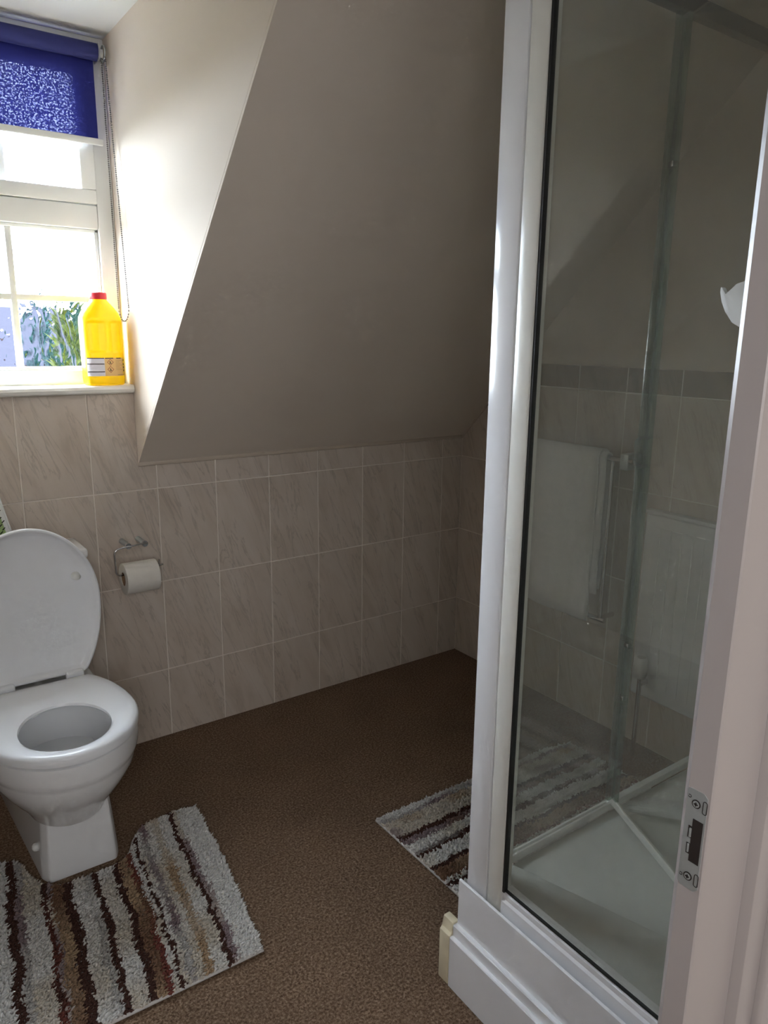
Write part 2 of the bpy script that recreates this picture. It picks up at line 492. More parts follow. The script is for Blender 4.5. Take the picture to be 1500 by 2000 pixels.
# low back wall: columns every 0.2 m, four rows, cut where the dormer cheek meets the slope
ztop_r, ztop_w = 0.9555, 1.186
for k in range(-9, 7):
    xa, xb = max(k * TW, XL) + G, min((k + 1) * TW, XR) - G
    if xb - xa < 0.02: continue
    for r in range(4):
        za, zb = ROWS[r] + (G if r else 0.001), ROWS[r + 1] - G
        if r < 3:
            poly = [(0, 0), (xb - xa, 0), (xb - xa, zb - za), (0, zb - za)]
        else:
            # dormer range reaches up to the sill, elsewhere the row is cut at the slope
            ins = lambda x: XC2 < x < XC
            if ins(xa) and ins(xb):
                poly = [(0, 0), (xb - xa, 0), (xb - xa, ztop_w - za), (0, ztop_w - za)]
            elif ins(xa) and not ins(xb):
                c = XC - 0.001 - xa
                poly = [(0, 0), (xb - xa, 0), (xb - xa, ztop_r - za), (c, ztop_r - za), (c, ztop_w - za), (0, ztop_w - za)]
            elif ins(xb) and not ins(xa):
                c = XC2 + 0.001 - xa
                poly = [(0, 0), (xb - xa, 0), (xb - xa, ztop_w - za), (c, ztop_w - za), (c, ztop_r - za), (0, ztop_r - za)]
            else:
                poly = [(0, 0), (xb - xa, 0), (xb - xa, ztop_r - za), (0, ztop_r - za)]
        place_tile(poly, (xa, 0.0, za), 0.0, wall_back)

# right wall with tiles up to a dado, border row on top, slope cut
wall_right = empty('wall_right', (XR + 0.05, 0, 0)); tag(wall_right, kind='structure')
prism('masonry', [(YN - 0.1, -0.05), (0.1, -0.05), (0.1, KZ - 0.1), (YN - 0.1, CZ + 0.9)][:0] or
      [(YN - 0.1, -0.05), (0.1, -0.05), (0.1, KZ), (0.0, KZ), (-(CZ - KZ), CZ), (YN - 0.1, CZ)], 'x', XR + 0.0022, XR + 0.15, 'wall', wall_right)
YSH = -1.355          # far face of the shower enclosure
prism('grout_bed', clip_poly([(YSH, 0.0), (0.0, 0.0), (0.0, 1.276), (YSH, 1.276)], 1, 1, KZ - 0.004), 'x', XR + 0.0012, XR + 0.004, 'grout', wall_right)
ncol = 7
for k in range(ncol):
    ya, yb = k * TW + G, min((k + 1) * TW, -YSH) - G      # distance from the corner
    if yb - ya < 0.02: continue
    for r in range(5):
        if r < 4: za, zb = ROWS[r] + (G if r else 0.001), ROWS[r + 1] - G
        else: za, zb = ROWS[4] + G, 1.276
        poly = [(ya, za), (yb, za), (yb, zb), (ya, zb)]
        poly = clip_poly(poly, -1, 1, KZ - 0.010)
        if len(poly) < 3: continue
        poly = [(p[0] - ya, p[1] - za) for p in poly]
        place_tile(poly, (XR, -ya, za), -math.pi / 2, wall_right, 'tile' if r < 4 else 'border', 'tile' if r < 4 else 'border_tile')
box('shower_wall_board', XR - 0.004, XR + 0.006, YN, YSH, 0.24, 2.3, 'shower_board', wall_right)

# edge beads along the foot of the slope
tag(box('trim_1', XC, XR, -0.006, 0.02, ztop_r + 0.0015, KZ + 0.006, 'bead', bev=0.002), kind='structure')
prism('trim_2', [(0.0, KZ - 0.010), (-0.318, KZ - 0.010 + 0.318), (-0.318, KZ + 0.003 + 0.318), (0.0, KZ + 0.003)], 'x', XR - 0.006, XR + 0.003, 'bead')
tag(bpy.data.objects['trim_2'], kind='structure')

# 45 degree sloping ceiling, in pieces round the dormer
def slope_piece(name, x0, x1, y0, y1, parent):
    z0, z1 = KZ - y0, KZ - y1
    t = 0.09
    prism(name, [(y0, z0), (y1, z1), (y1 + t, z1 + t), (y0 + t, z0 + t)], 'x', x0, x1, 'wall', parent)
ws = empty('ceiling_slope', (0, -0.7, 1.66)); tag(ws, kind='structure')
YD = -(DZ - KZ)
slope_piece('plaster', XC + 0.0004, XR + 0.05, 0.0, -(CZ - KZ), ws)
slope_piece('plaster', XL - 0.05, XC2 - 0.0004, 0.0, -(CZ - KZ), ws)
slope_piece('plaster', XC2, XC, YD, -(CZ - KZ), ws)
# dormer cheeks and dormer ceiling
cheek = [(0.012, KZ), (0.13, KZ), (0.13, DZ + 0.03), (YD + 0.012 - 0.03, DZ + 0.03), (YD + 0.012, DZ)]
prism('wall_dormer_right', cheek, 'x', XC, XC + 0.09, 'wall'); tag(bpy.data.objects['wall_dormer_right'], kind='structure')
prism('wall_dormer_left', cheek, 'x', XC2 - 0.09, XC2, 'wall'); tag(bpy.data.objects['wall_dormer_left'], kind='structure')
tag(box('ceiling_dormer', XC2 - 0.09, XC + 0.09, YD, 0.2, DZ, DZ + 0.08, 'ceiling'), kind='structure')
tag(box('ceiling', XL - 0.1, XR + 0.15, -4.3, -(CZ - KZ), CZ, CZ + 0.1, 'ceiling'), kind='structure')
tag(box('wall_left', XL - 0.12, XL, -4.3, 0.2, -0.05, CZ + 0.05, 'white_wall'), kind='structure')
# near wall with the doorway, and the landing behind it
DX0, DX1 = -1.10, -0.206
wf = empty('wall_front', (0.4, -2.12, 0)); tag(wf, kind='structure')
box('masonry', DX1 + 0.02, XR + 0.1, -2.17, YN, -0.02, CZ, 'white_wall', wf)
box('masonry', XL, DX0, -2.17, YN, -0.02, CZ, 'white_wall', wf)
box('masonry', DX0, DX1 + 0.02, -2.17, YN, 2.03, CZ, 'wall', wf)
tag(box('wall_landing_back', XL, XR + 0.1, -4.3, -4.2, -0.02, CZ, 'wall'), kind='structure')
tag(box('wall_landing_right', 0.35, 0.45, -4.2, -2.17, -0.02, CZ, 'wall'), kind='structure')

# ------------------------------------------------------------------ window
win = empty('window_1', (-0.44, YW, SILL))
tag(win, 'white plastic dormer window with small glazing bars and patterned glass', kind='structure')
fx0, fx1 = XC2, XC
gx0, gx1 = fx0 + 0.049, fx1 - 0.049      # lower glass opening
y0, y1 = YW, YW + 0.065
def fbox(name, x0, x1, z0, z1, ya=y0, yb=y1, mat='upvc', bev=0.004, parent=win):
    return box(name, x0, x1, ya, yb, z0, z1, mat, parent, bev)
box('frame_head', fx0, fx1, y0, y1, 2.135, DZ, 'upvc', win, 0.004)
fbox('frame_jamb', fx0, gx0, 1.256, 2.135); fbox('frame_jamb', gx1, fx1, 1.256, 2.135)
fbox('frame_bottom', fx0, fx1, SILL - 0.02, 1.256)
fbox('transom', gx0, gx1, 1.668, 1.735)
# narrow glazing bead round the lower glass
for a in ((gx0, gx0 + 0.012, 1.256, 1.668), (gx1 - 0.012, gx1, 1.256, 1.668), (gx0, gx1, 1.256, 1.266), (gx0, gx1, 1.658, 1.668)):
    fbox('glazing_bead', *a, ya=y0 + 0.012, yb=y0 + 0.05, bev=0.003)
# top-hung sash
sash = box('sash', gx0, gx1, y0 - 0.006, y1 - 0.01, 1.737, 1.777, 'upvc', win, 0.004)
for a in ((gx0, gx0 + 0.042, 1.777, 2.095), (gx1 - 0.042, gx1, 1.777, 2.095), (gx0, gx1, 2.095, 2.133)):
    box('sash_rail', *a[:2], y0 - 0.006, y1 - 0.01, *a[2:], 'upvc', win, 0.004)
bars = [-0.353, -0.575]
for bx in bars:
    box('glazing_bar', bx - 0.009, bx + 0.009, y0 + 0.018, y0 + 0.040, 1.266, 1.658, 'upvc', win, 0.003)
    box('glazing_bar', bx - 0.009, bx + 0.009, y0 + 0.012, y0 + 0.036, 1.777, 2.095, 'upvc', win, 0.003)
box('glazing_bar', gx0 + 0.012, gx1 - 0.012, y0 + 0.019, y0 + 0.039, 1.457, 1.475, 'upvc', win, 0.003)
xs = [gx0 + 0.012, bars[1], bars[0], gx1 - 0.012]
for i in range(3):
    for za, zb in ((1.266, 1.466), (1.466, 1.658)):
        mesh_obj('pane', [(xs[i], y0 + 0.029, za), (xs[i + 1], y0 + 0.029, za), (xs[i + 1], y0 + 0.029, zb), (xs[i], y0 + 0.029, zb)], [(0, 1, 2, 3)], 'obscured', win)
    box('pane', max(xs[i], gx0 + 0.042), min(xs[i + 1], gx1 - 0.042), y0 + 0.022, y0 + 0.026, 1.777, 2.095, 'pane', win)
# sash handle
bm = bmesh.new(); add_box(bm, -0.397, -0.373, y0 - 0.018, y0 - 0.005, 1.738, 1.776, 0.006, 3)
hb = bm_obj('handle', bm, 'upvc', win, True, 40)
box('lever', -0.46, -0.384, y0 - 0.034, y0 - 0.018, 1.750, 1.764, 'upvc', hb, 0.005)
# sill board with rounded nose
nose = [(y0, SILL), (-0.012, SILL), (-0.019, SILL - 0.004), (-0.022, SILL - 0.012), (-0.019, SILL - 0.021), (-0.012, SILL - 0.025), (y0, SILL - 0.025)]
prism('window_sill', nose, 'x', XC2 + 0.001, XC - 0.003, 'sill', win)

# ------------------------------------------------------------------ outdoors behind the window
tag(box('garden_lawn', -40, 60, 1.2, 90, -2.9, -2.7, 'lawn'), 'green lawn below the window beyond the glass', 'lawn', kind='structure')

def shrub(name, label, cat, base, h, rad, mat, seed, cone=False):
    e = empty(name, base); tag(e, label, cat)
    tube('trunk', [base, (base[0] + 0.03, base[1], base[2] + h * 0.55)], [0.13, 0.07], 'bark', e, 8)
    r = np.random.default_rng(seed)
    bm = bmesh.new()
    n = 900
    for i in range(n):
        t = r.random() ** 0.8; z = 0.12 + 0.88 * t
        rr = rad * ((1 - t) ** 0.75 + 0.06 if cone else math.sqrt(max(0.02, 1 - (2 * z - 1.05) ** 2)))
        a = r.random() * 2 * math.pi; q = rr * (0.55 + 0.45 * r.random() ** 0.5)
        c = Vector((base[0] + math.cos(a) * q, base[1] + math.sin(a) * q, base[2] + z * h))
        d = Vector((math.cos(a) * 0.5, math.sin(a) * 0.5, r.uniform(0.4, 1.1))).normalized()
        s = Vector((-math.sin(a), math.cos(a), r.uniform(-.4, .4))).normalized()
        L, W_ = r.uniform(0.16, 0.34), r.uniform(0.04, 0.09)
        up = d.cross(s)
        p = [c, c + d * L * .5 + s * W_, c + d * L, c + d * L * .5 - s * W_, c + d * L * .45 + up * W_ * .6]
        v = [bm.verts.new(x) for x in p]
        for f in ((0, 1, 4), (1, 2, 4), (2, 3, 4), (3, 0, 4)):
            bm.faces.new([v[j] for j in f])
    o = bm_obj('foliage', bm, mat, e); o['kind'] = 'stuff'
    return e
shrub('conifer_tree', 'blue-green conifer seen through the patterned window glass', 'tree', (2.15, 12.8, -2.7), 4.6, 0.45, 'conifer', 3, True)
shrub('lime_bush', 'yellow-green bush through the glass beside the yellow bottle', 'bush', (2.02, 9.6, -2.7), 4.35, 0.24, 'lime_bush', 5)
house = empty('neighbour_house', (5, 26, -2.7)); tag(house, 'grey-roofed house beyond the garden, seen through the left panes', 'house')
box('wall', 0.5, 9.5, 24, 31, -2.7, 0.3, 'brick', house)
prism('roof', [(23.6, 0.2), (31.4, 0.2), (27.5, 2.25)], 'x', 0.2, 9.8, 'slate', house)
for wx in (3.2, 4.9, 6.6):
    wn = box('window', wx, wx + 0.9, 23.95, 24.05, -1.2, -0.1, 'upvc', house)
    box('pane', wx + 0.08, wx + 0.82, 23.93, 23.96, -1.1, -0.2, 'dark', wn)

# ------------------------------------------------------------------ roller blind
bl = empty('roller_blind', (-0.44, 0.04, 2.13))
tag(bl, 'dark blue roller blind pulled partway down over the window', 'blind')
bx0, bx1 = XC2 + 0.03, -0.089
yb, zb_, rr = 0.034, 2.136, 0.0225
tube('fabric_roll', [(bx0, yb, zb_), (bx1, yb, zb_)], rr, 'blind_roll', bl, 28)
fz0 = 1.914
ny, nx = 12, 24
vs, fs = [], []
for j in range(ny + 1):
    z = zb_ - 0.004 + (fz0 - zb_ + 0.004) * j / ny
    for i in range(nx + 1):
        x = bx0 + 0.004 + (bx1 - 0.006 - bx0 - 0.004) * i / nx
        vs.append((x, yb + rr - 0.004 + 0.0015 * math.sin(i * 0.9) * j / ny, z))
for j in range(ny):
    for i in range(nx):
        a = j * (nx + 1) + i
        fs.append((a, a + 1, a + nx + 2, a + nx + 1))
fo = mesh_obj('fabric', vs, fs, 'blind', bl, True)
box('bottom_bar', bx0 + 0.002, bx1 + 0.006, yb + rr - 0.010, yb + rr + 0.001, 1.897, 1.915, 'upvc', bl, 0.003)
# brackets and the chain wheel
for xx in (bx1 + 0.002, bx0 - 0.006):
    box('bracket', xx, xx + 0.004, yb - 0.016, YW, zb_ - 0.02, zb_ + 0.022, 'satin_metal', bl, 0.002)
bm = bmesh.new()
add_tube(bm, [(bx1 + 0.006, yb, zb_), (bx1 + 0.016, yb, zb_)], 0.011, 20)
wheel = bm_obj('chain_wheel', bm, 'white_plastic', bl, True, 40)
ring = [(bx1 + 0.018, yb + 0.0205 * math.cos(t), zb_ + 0.0205 * math.sin(t)) for t in np.linspace(0, 2 * math.pi, 33)]
tube('wheel_rim', ring, 0.0024, 'satin_metal', wheel, 6)
# looped bead chain
chain_pts = []
xch = bx1 + 0.018
top_a, top_b = Vector((xch, yb + 0.018, zb_ - 0.008)), Vector((xch, yb - 0.018, zb_ - 0.008))
low = 1.442
nb = 120
for i in range(nb):
    t = i / (nb - 1); chain_pts.append(top_a.lerp(Vector((-0.0715, 0.046, low)), t))
for i in range(1, 12):
    a = math.pi * i / 12
    chain_pts.append(Vector((-0.0715, -0.003 + 0.049 * math.cos(a), low - 0.040 * math.sin(a))))
for i in range(nb):
    t = i / (nb - 1); chain_pts.append(Vector((-0.0715, -0.052, low)).lerp(top_b, t))
bm = bmesh.new()
add_tube(bm, chain_pts, 0.0006, 5)
for p in chain_pts:
    bmesh.ops.create_icosphere(bm, subdivisions=1, radius=0.0026, matrix=Matrix.Translation(p))
bc = bm_obj('bead_chain', bm, 'chain_grey', bl, True); bc['kind'] = 'stuff'

# ------------------------------------------------------------------ yellow bottle
BC = Vector((-0.137, 0.022, SILL))
bt = empty('bleach_bottle', BC)
tag(bt, 'yellow plastic bleach bottle with red cap on the window sill', 'bottle')
prof = [(0.0, .052, .034), (0.004, .057, .039), (0.02, .0585, .040), (0.05, .0585, .040), (0.1, .0590, .040), (0.15, .0592, .040), (0.185, .0592, .040),
        (0.198, .0585, .0395), (0.212, .053, .0365), (0.226, .043, .032), (0.238, .033, .028), (0.246, .0255, .0245), (0.252, .0215, .0215), (0.262, .0205, .0205)]
nz, na = 84, 96
def prof_at(z):
    for (a, b) in zip(prof, prof[1:]):
        if z <= b[0]:
            t = (z - a[0]) / (b[0] - a[0]); t = max(0, min(1, t))
            return a[1] + (b[1] - a[1]) * t, a[2] + (b[2] - a[2]) * t
    return prof[-1][1:]
RB = Matrix.Rotation(math.radians(0), 4, 'Z')
rings = []
def sstep(a, b, x):
    t = max(0, min(1, (x - a) / (b - a))); return t * t * (3 - 2 * t)
for iz in range(nz + 1):
    z = 0.262 * iz / nz
    a, b = prof_at(z)
    e = 3.6 if z < 0.19 else max(2.0, 3.6 - (z - 0.19) / 0.05 * 1.6)
    ring = []
    for k in range(na):
        t = 2 * math.pi * k / na
        c, s = math.cos(t), math.sin(t)
        x = a * math.copysign(abs(c) ** (2 / e), c); y = b * math.copysign(abs(s) ** (2 / e), s)
        # two rounded grip panels pressed into front and back, a rib left between them
        for (cx, hw) in ((-0.026, 0.024), (0.034, 0.021)):
            dx = abs(x - cx) - (hw - 0.010); dz = abs(z - 0.143) - (0.046 - 0.010)
            d = math.hypot(max(dx, 0), max(dz, 0)) - 0.010
            w = 1 - sstep(-0.006, 0.001, d)
            y -= math.copysign(0.0065 * w, y) if abs(y) > b * 0.5 else 0
        ring.append(BC + RB @ Vector((x, y, z)))
    rings.append(ring)
loft('body', rings, 'bottle', bt)
cap = [[BC + Vector((r * math.cos(t) * (1 + 0.02 * (i % 2)), r * math.sin(t) * (1 + 0.02 * (i % 2)), z)) for i, t in enumerate(np.linspace(0, 2 * math.pi, 49)[:-1])]
       for (r, z) in ((.0228, .251), (.0236, .253), (.0236, .266), (.0225, .270), (.018, .2708))]
loft('cap', cap, 'cap_red', bt, sharp=50)
# wrap-round paper label, printed in flat patches standing just proud of the body
def label_patch(name, x0, x1, z0, z1, mat, off, parent, n=14):
    a, b = prof_at(0.07); e = 3.6
    v, f = [], []
    for i in range(n + 1):
        x = x0 + (x1 - x0) * i / n
        yy = -b * (max(0.0, 1 - abs(x / a) ** e)) ** (1 / e) - off
        for z in (z0, z1):
            v.append(BC + RB @ Vector((x, yy, z)))
    for i in range(n):
        f.append((2 * i, 2 * i + 2, 2 * i + 3, 2 * i + 1))
    return mesh_obj(name, v, f, mat, parent, True)
lab = label_patch('label', -0.054, 0.056, 0.028, 0.082, 'label_cream', 0.0006, bt)
label_patch('label_panel', -0.054, -0.006, 0.028, 0.082, 'label_white', 0.0009, lab)
for z in (0.0795, 0.0625, 0.0395):
    label_patch('printed_line', -0.0535, -0.007, z, z + 0.0024, 'ink', 0.0012, lab)
label_patch('printed_line', -0.004, 0.020, 0.0795, 0.0819, 'ink', 0.0012, lab)
label_patch('printed_line', 0.029, 0.043, 0.0795, 0.0819, 'ink', 0.0012, lab)
for i in range(7):
    label_patch('printed_line', 0.026, 0.046 - 0.004 * (i % 3), 0.046 + i * 0.0045, 0.0472 + i * 0.0045, 'ink_grey', 0.0012, lab)
for z, w in ((0.072, 0.0025), (0.060, 0.0025), (0.050, 0.003), (0.041, 0.003)):
    label_patch('printed_line', 0.0495, 0.0522, z, z + w * 2, 'ink', 0.0012, lab, 3)
label_patch('printed_line', 0.030, 0.052, 0.0300, 0.0325, 'ink_grey', 0.0012, lab)
for zc in (0.0685, 0.0475):          # two hazard diamonds
    a, b = prof_at(0.07)
    for rad, off, mt in ((0.0098, 0.0012, 'ink_red'), (0.0078, 0.0015, 'label_cream')):
        pts = [(0.0105 + rad, zc), (0.0105, zc + rad), (0.0105 - rad, zc), (0.0105, zc - rad)]
        mesh_obj('hazard_diamond', [BC + Vector((px, -b * (1 - abs(px / a) ** 3.6) ** (1 / 3.6) - off, pz)) for px, pz in pts], [(0, 1, 2, 3)], mt, lab)
    for dx, dz, w, h_ in ((-0.0035, -0.004, 0.007, 0.0015), (-0.001, -0.0025, 0.002, 0.005), (-0.003, 0.0005, 0.0025, 0.002)):
        label_patch('hazard_mark', 0.0105 + dx, 0.0105 + dx + w, zc + dz, zc + dz + h_, 'ink', 0.0018, lab, 2)

# ------------------------------------------------------------------ toilet
TX = -0.440
tl = empty('toilet', (TX, -0.35, 0)); tag(tl, 'white ceramic toilet with its seat down and lid raised', 'toilet')
def egg(a, yc, bf, bb, ycut, n=72, dx=0.0):
    """Egg outline, front towards -y, flattened at y = ycut."""
    pts = []
    for k in range(n):
        t = 2 * math.pi * k / n
        x = a * math.cos(t); s = math.sin(t)
        y = yc - (bf if s > 0 else bb) * s
        if y > ycut:
            y = ycut - 0.0 + 0.12 * (1 - math.exp(-(y - ycut) / 0.12)) * 0.0
            # keep the chord corner
        pts.append((TX + dx + x, y))
    return pts
def zring(o, z): return [(p[0], p[1], z) for p in o]
rim_o = lambda s, yshift=0.0: egg(0.185 * s, -0.455 + yshift, 0.229 * s, 0.30 * s, -0.16)
rings = []
# outside of the bowl from the underside to the rim, then down inside
for s, z, ys in ((0.50, 0.165, -0.0), (0.58, 0.195, -0.0), (0.70, 0.225, 0.0), (0.83, 0.262, 0.0), (0.935, 0.300, 0.0), (0.955, 0.318, 0.0), (0.965, 0.326, 0.0), (0.985, 0.332, 0), (1.0, 0.345, 0), (1.005, 0.375, 0), (0.995, 0.386, 0), (0.97, 0.390, 0)):
    rings.append(zring(rim_o(s, ys), z))
inner = lambda s, yc=-0.49: egg(0.128 * s, yc, 0.150 * s, 0.155 * s, 0.5)
for s, z in ((1.06, 0.390), (1.0, 0.386), (0.985, 0.375), (0.98, 0.345), (0.99, 0.335), (0.96, 0.300), (0.86, 0.255), (0.70, 0.215), (0.5, 0.19), (0.2, 0.18)):
    rings.append(zring(inner(s), z))
loft('bowl', rings, 'ceramic', tl, sharp=40)
# the water lying in the bottom of the bowl
w = zring(inner(0.84), 0.247)
loft('water', [w, [(p[0], p[1], 0.245) for p in w]], 'water', tl, sharp=30)
# pedestal: flat chamfered front face, splayed towards the floor and the wall
def ped(z, wf, yf, wb, yb_, ch):
    return [(TX + 0.01 - wf, yf, z), (TX + 0.01 + wf, yf, z), (TX + 0.01 + wf + ch, yf + 0.03, z), (TX + 0.01 + wb, yb_, z), (TX + 0.01 - wb, yb_, z), (TX + 0.01 - wf - ch, yf + 0.03, z)]
rings = [ped(0.0, 0.083, -0.536, 0.125, -0.02, 0.014), ped(0.02, 0.0825, -0.536, 0.124, -0.02, 0.014), ped(0.12, 0.077, -0.533, 0.115, -0.02, 0.013),
         ped(0.23, 0.070, -0.525, 0.105, -0.02, 0.012), ped(0.29, 0.066, -0.47, 0.10, -0.02, 0.01)]
bm = bmesh.new()
R_ = [[bm.verts.new(p) for p in r] for r in rings]
for a, b in zip(R_, R_[1:]):
    for k in range(6):
        bm.faces.new((a[k], a[(k + 1) % 6], b[(k + 1) % 6], b[k]))
bm.faces.new(R_[0][::-1]); bm.faces.new(R_[-1])
bmesh.ops.recalc_face_normals(bm, faces=bm.faces)
vert_edges = [e for e in bm.edges if abs(e.verts[0].co.z - e.verts[1].co.z) > 0.01]
bmesh.ops.bevel(bm, geom=vert_edges, offset=0.007, segments=3, profile=0.5, affect='EDGES')
bm_obj('pedestal', bm, 'ceramic', tl, True, 30)
box('rear_shelf', TX - 0.155, TX + 0.155, -0.26, -0.005, 0.30, 0.389, 'ceramic', tl, 0.02, 4)
for sx in (-1,):
    bm = bmesh.new(); bmesh.ops.create_uvsphere(bm, u_segments=16, v_segments=8, radius=0.011, matrix=Matrix.Translation((TX + 0.01 + sx * 0.098, -0.475, 0.075)))
    bm_obj('bolt_cap', bm, 'white_plastic', tl, True)
# seat: ring section swept between hole and outer edge
HY = -0.250
outer = egg(0.186, -0.470, 0.222, 0.30, HY, 96)
hole = egg(0.106, -0.525, 0.118, 0.128, 0.5, 96)
def mixr(t, z, grow=0.0):
    out = []
    for p, q in zip(hole, outer):
        d = Vector((q[0] - p[0], q[1] - p[1])); L = d.length; d /= L
        out.append((p[0] + d.x * (t * L + grow), p[1] + d.y * (t * L + grow), z))
    return out
SZ = 0.398
sec = [(0.03, SZ + 0.003, 0), (0.0, SZ + 0.008, 0.0), (0.02, SZ + 0.014, 0), (0.14, SZ + 0.019, 0), (0.40, SZ + 0.024, 0), (0.70, SZ + 0.025, 0), (0.90, SZ + 0.022, 0), (0.975, SZ + 0.016, 0), (1.0, SZ + 0.008, 0), (0.985, SZ + 0.0, 0), (0.95, SZ - 0.001, 0)]
rings = [mixr(t, z, g) for t, z, g in sec]
rings.append(rings[0])
loft('seat', rings[:-1] + [[tuple(p) for p in rings[0]]], 'seat', tl, cap0=False, cap1=False, sharp=45)
# lid, modelled flat then swung up about the hinge
def lid_pt(p, h):
    """p: (x, y) of the lid lying closed; h: height above the closed lid's underside."""
    d = HY + 0.012 - p[1]                 # distance from the hinge
    ang = math.radians(84.5)              # raised, leaning back on the cistern
    hy, hz = HY + 0.012, SZ + 0.008
    d *= 0.975
    # closed lid extends to -y; rotate so it points up
    y = hy + d * math.cos(math.radians(84)) + h * math.sin(math.radians(84))
    z = hz + d * math.sin(math.radians(84)) - h * math.cos(math.radians(84))
    return (p[0], y, z)
lo = egg(0.184, -0.470, 0.222, 0.30, HY, 96)
lc = (TX, -0.47)
def sc(s): return [(lc[0] + (p[0] - lc[0]) * s, lc[1] + (p[1] - lc[1]) * s) for p in lo]
# inner (visible) face is dished inside a narrow rim
secs = [(0.02, 0.015), (0.5, 0.015), (0.80, 0.0148), (0.90, 0.0135), (0.935, 0.010), (0.955, 0.003), (0.968, 0.0), (0.985, 0.0), (1.0, 0.003), (1.0, 0.012), (0.985, 0.019), (0.9, 0.0225), (0.5, 0.024), (0.02, 0.024)]
loft('lid', [[lid_pt(p, h) for p in sc(s)] for s, h in secs], 'seat', tl, sharp=50)
lid = bpy.data.objects['lid']
for bxp, byp in ((TX + 0.125, -0.535), (TX - 0.125, -0.535)):
    c = Vector(lid_pt((bxp, byp), -0.004)); bm = bmesh.new()
    add_tube(bm, [lid_pt((bxp, byp), 0.0145), lid_pt((bxp, byp), -0.004), lid_pt((bxp, byp), -0.007)], [0.0125, 0.010, 0.006], 18)
    bm_obj('buffer', bm, 'white_plastic', lid, True, 60)
for hx in (TX + 0.09, TX - 0.09):
    hg = box('hinge', hx - 0.024, hx + 0.024, HY - 0.002, HY + 0.024, SZ + 0.002, SZ + 0.030, 'seat', tl, 0.006, 3)
# slim cistern behind the lid
box('cistern', TX - 0.165, TX + 0.160, -0.150, -0.006, 0.385, 0.725, 'ceramic', tl, 0.018, 4)
cl = box('cistern_lid', TX - 0.172, TX + 0.174, -0.158, -0.002, 0.727, 0.757, 'ceramic', tl, 0.010, 3)
tube('flush_button', [(TX, -0.08, 0.757), (TX, -0.08, 0.764)], 0.02, 'chrome', cl, 20)

# air freshener on the cistern
af = empty('air_freshener', (-0.545, -0.085, 0.757)); tag(af, 'white slotted air freshener with green gel, behind the toilet lid', 'air freshener')
AX, AY, AZ = -0.545, -0.085, 0.7575
def afr(z, hw, hd): return [(AX - hw, AY - hd, AZ + z), (AX + hw, AY - hd, AZ + z), (AX + hw, AY + hd, AZ + z), (AX - hw, AY + hd, AZ + z)]
bm = bmesh.new()
R_ = [[bm.verts.new(p) for p in r] for r in (afr(0, 0.106, 0.032), afr(0.178, 0.070, 0.020))]
for k in range(4): bm.faces.new((R_[0][k], R_[0][(k + 1) % 4], R_[1][(k + 1) % 4], R_[1][k]))
bm.faces.new(R_[0][::-1]); bm.faces.new(R_[1])
bmesh.ops.bevel(bm, geom=list(bm.edges), offset=0.006, segments=3, affect='EDGES')
bm_obj('case', bm, 'white_plastic', af, True, 40)
def af_pt(u, z, off):
    t = z / 0.178; hd = 0.032 + (0.020 - 0.032) * t
    return Vector((AX + u, AY - hd - off, AZ + z))
mesh_obj('gel', [af_pt(-0.08, 0.02, .0005), af_pt(0.086, 0.02, .0005), af_pt(0.062, 0.135, .0005), af_pt(-0.056, 0.135, .0005)], [(0, 1, 2, 3)], 'green_gel', af)
for row in range(11):
    for c in range(-7, 8):
        u = c * 0.013 + (row % 2) * 0.0065; z = 0.025 + row * 0.010
        lim = 0.098 - (z / 0.178) * 0.034
        if abs(u) > lim - 0.008: continue
        mesh_obj('slot', [af_pt(u - 0.005, z, .0025), af_pt(u - 0.002, z - 0.001, .0025), af_pt(u + 0.005, z + 0.006, .0025), af_pt(u + 0.002, z + 0.007, .0025)], [(0, 1, 2, 3)], 'dark', af)

# ------------------------------------------------------------------ toilet roll holder and roll
th = empty('toilet_roll_holder', (-0.1, 0, 0.72)); tag(th, 'chrome wire toilet roll holder on the tiled wall', 'roll holder')
for px in (-0.127, -0.075):
    tube('post', [(px, 0.0, 0.722), (px + 0.004, -0.052, 0.718)], 0.0085, 'satin_metal', th, 16)
    tube('post_cap', [(px + 0.004, -0.052, 0.718), (px + 0.0045, -0.060, 0.7174)], 0.0095, 'chrome', th, 16)
wire = smooth_path([(-0.062, -0.060, 0.720), (-0.122, -0.060, 0.717), (-0.168, -0.060, 0.712), (-0.166, -0.062, 0.626), (-0.030, -0.062, 0.640), (-0.018, -0.062, 0.643)], 0.018)
tube('wire', wire, 0.0028, 'chrome', th, 10)
tube('hook', smooth_path([(-0.046, -0.062, 0.6385), (-0.0315, -0.062, 0.642), (-0.0305, -0.062, 0.660)], 0.005), 0.0026, 'chrome', th, 8)
tr_ = empty('toilet_roll', (-0.095, -0.066, 0.622)); tag(tr_, 'white toilet roll on the chrome holder', 'toilet roll')
RX0, RX1, RY, RZ, RR = -0.1475, -0.044, -0.066, 0.6155, 0.050
def cyl_ring(x, r): return [(x, RY + r * math.cos(t), RZ + r * math.sin(t)) for t in np.linspace(0, 2 * math.pi, 49)[:-1]]
loft('paper', [cyl_ring(RX0, 0.022), cyl_ring(RX0, RR - 0.001), cyl_ring(RX0 + 0.001, RR), cyl_ring(RX1 - 0.001, RR), cyl_ring(RX1, RR - 0.001), cyl_ring(RX1, 0.022), cyl_ring(RX0, 0.022)], 'paper', tr_, cap0=False, cap1=False, sharp=40)
loft('core', [cyl_ring(RX0 + 0.001, 0.0218), cyl_ring(RX1 - 0.001, 0.0218), cyl_ring(RX1 - 0.001, 0.0205), cyl_ring(RX0 + 0.001, 0.0205), cyl_ring(RX0 + 0.001, 0.0218)], 'card', tr_, cap0=False, cap1=False, sharp=40)
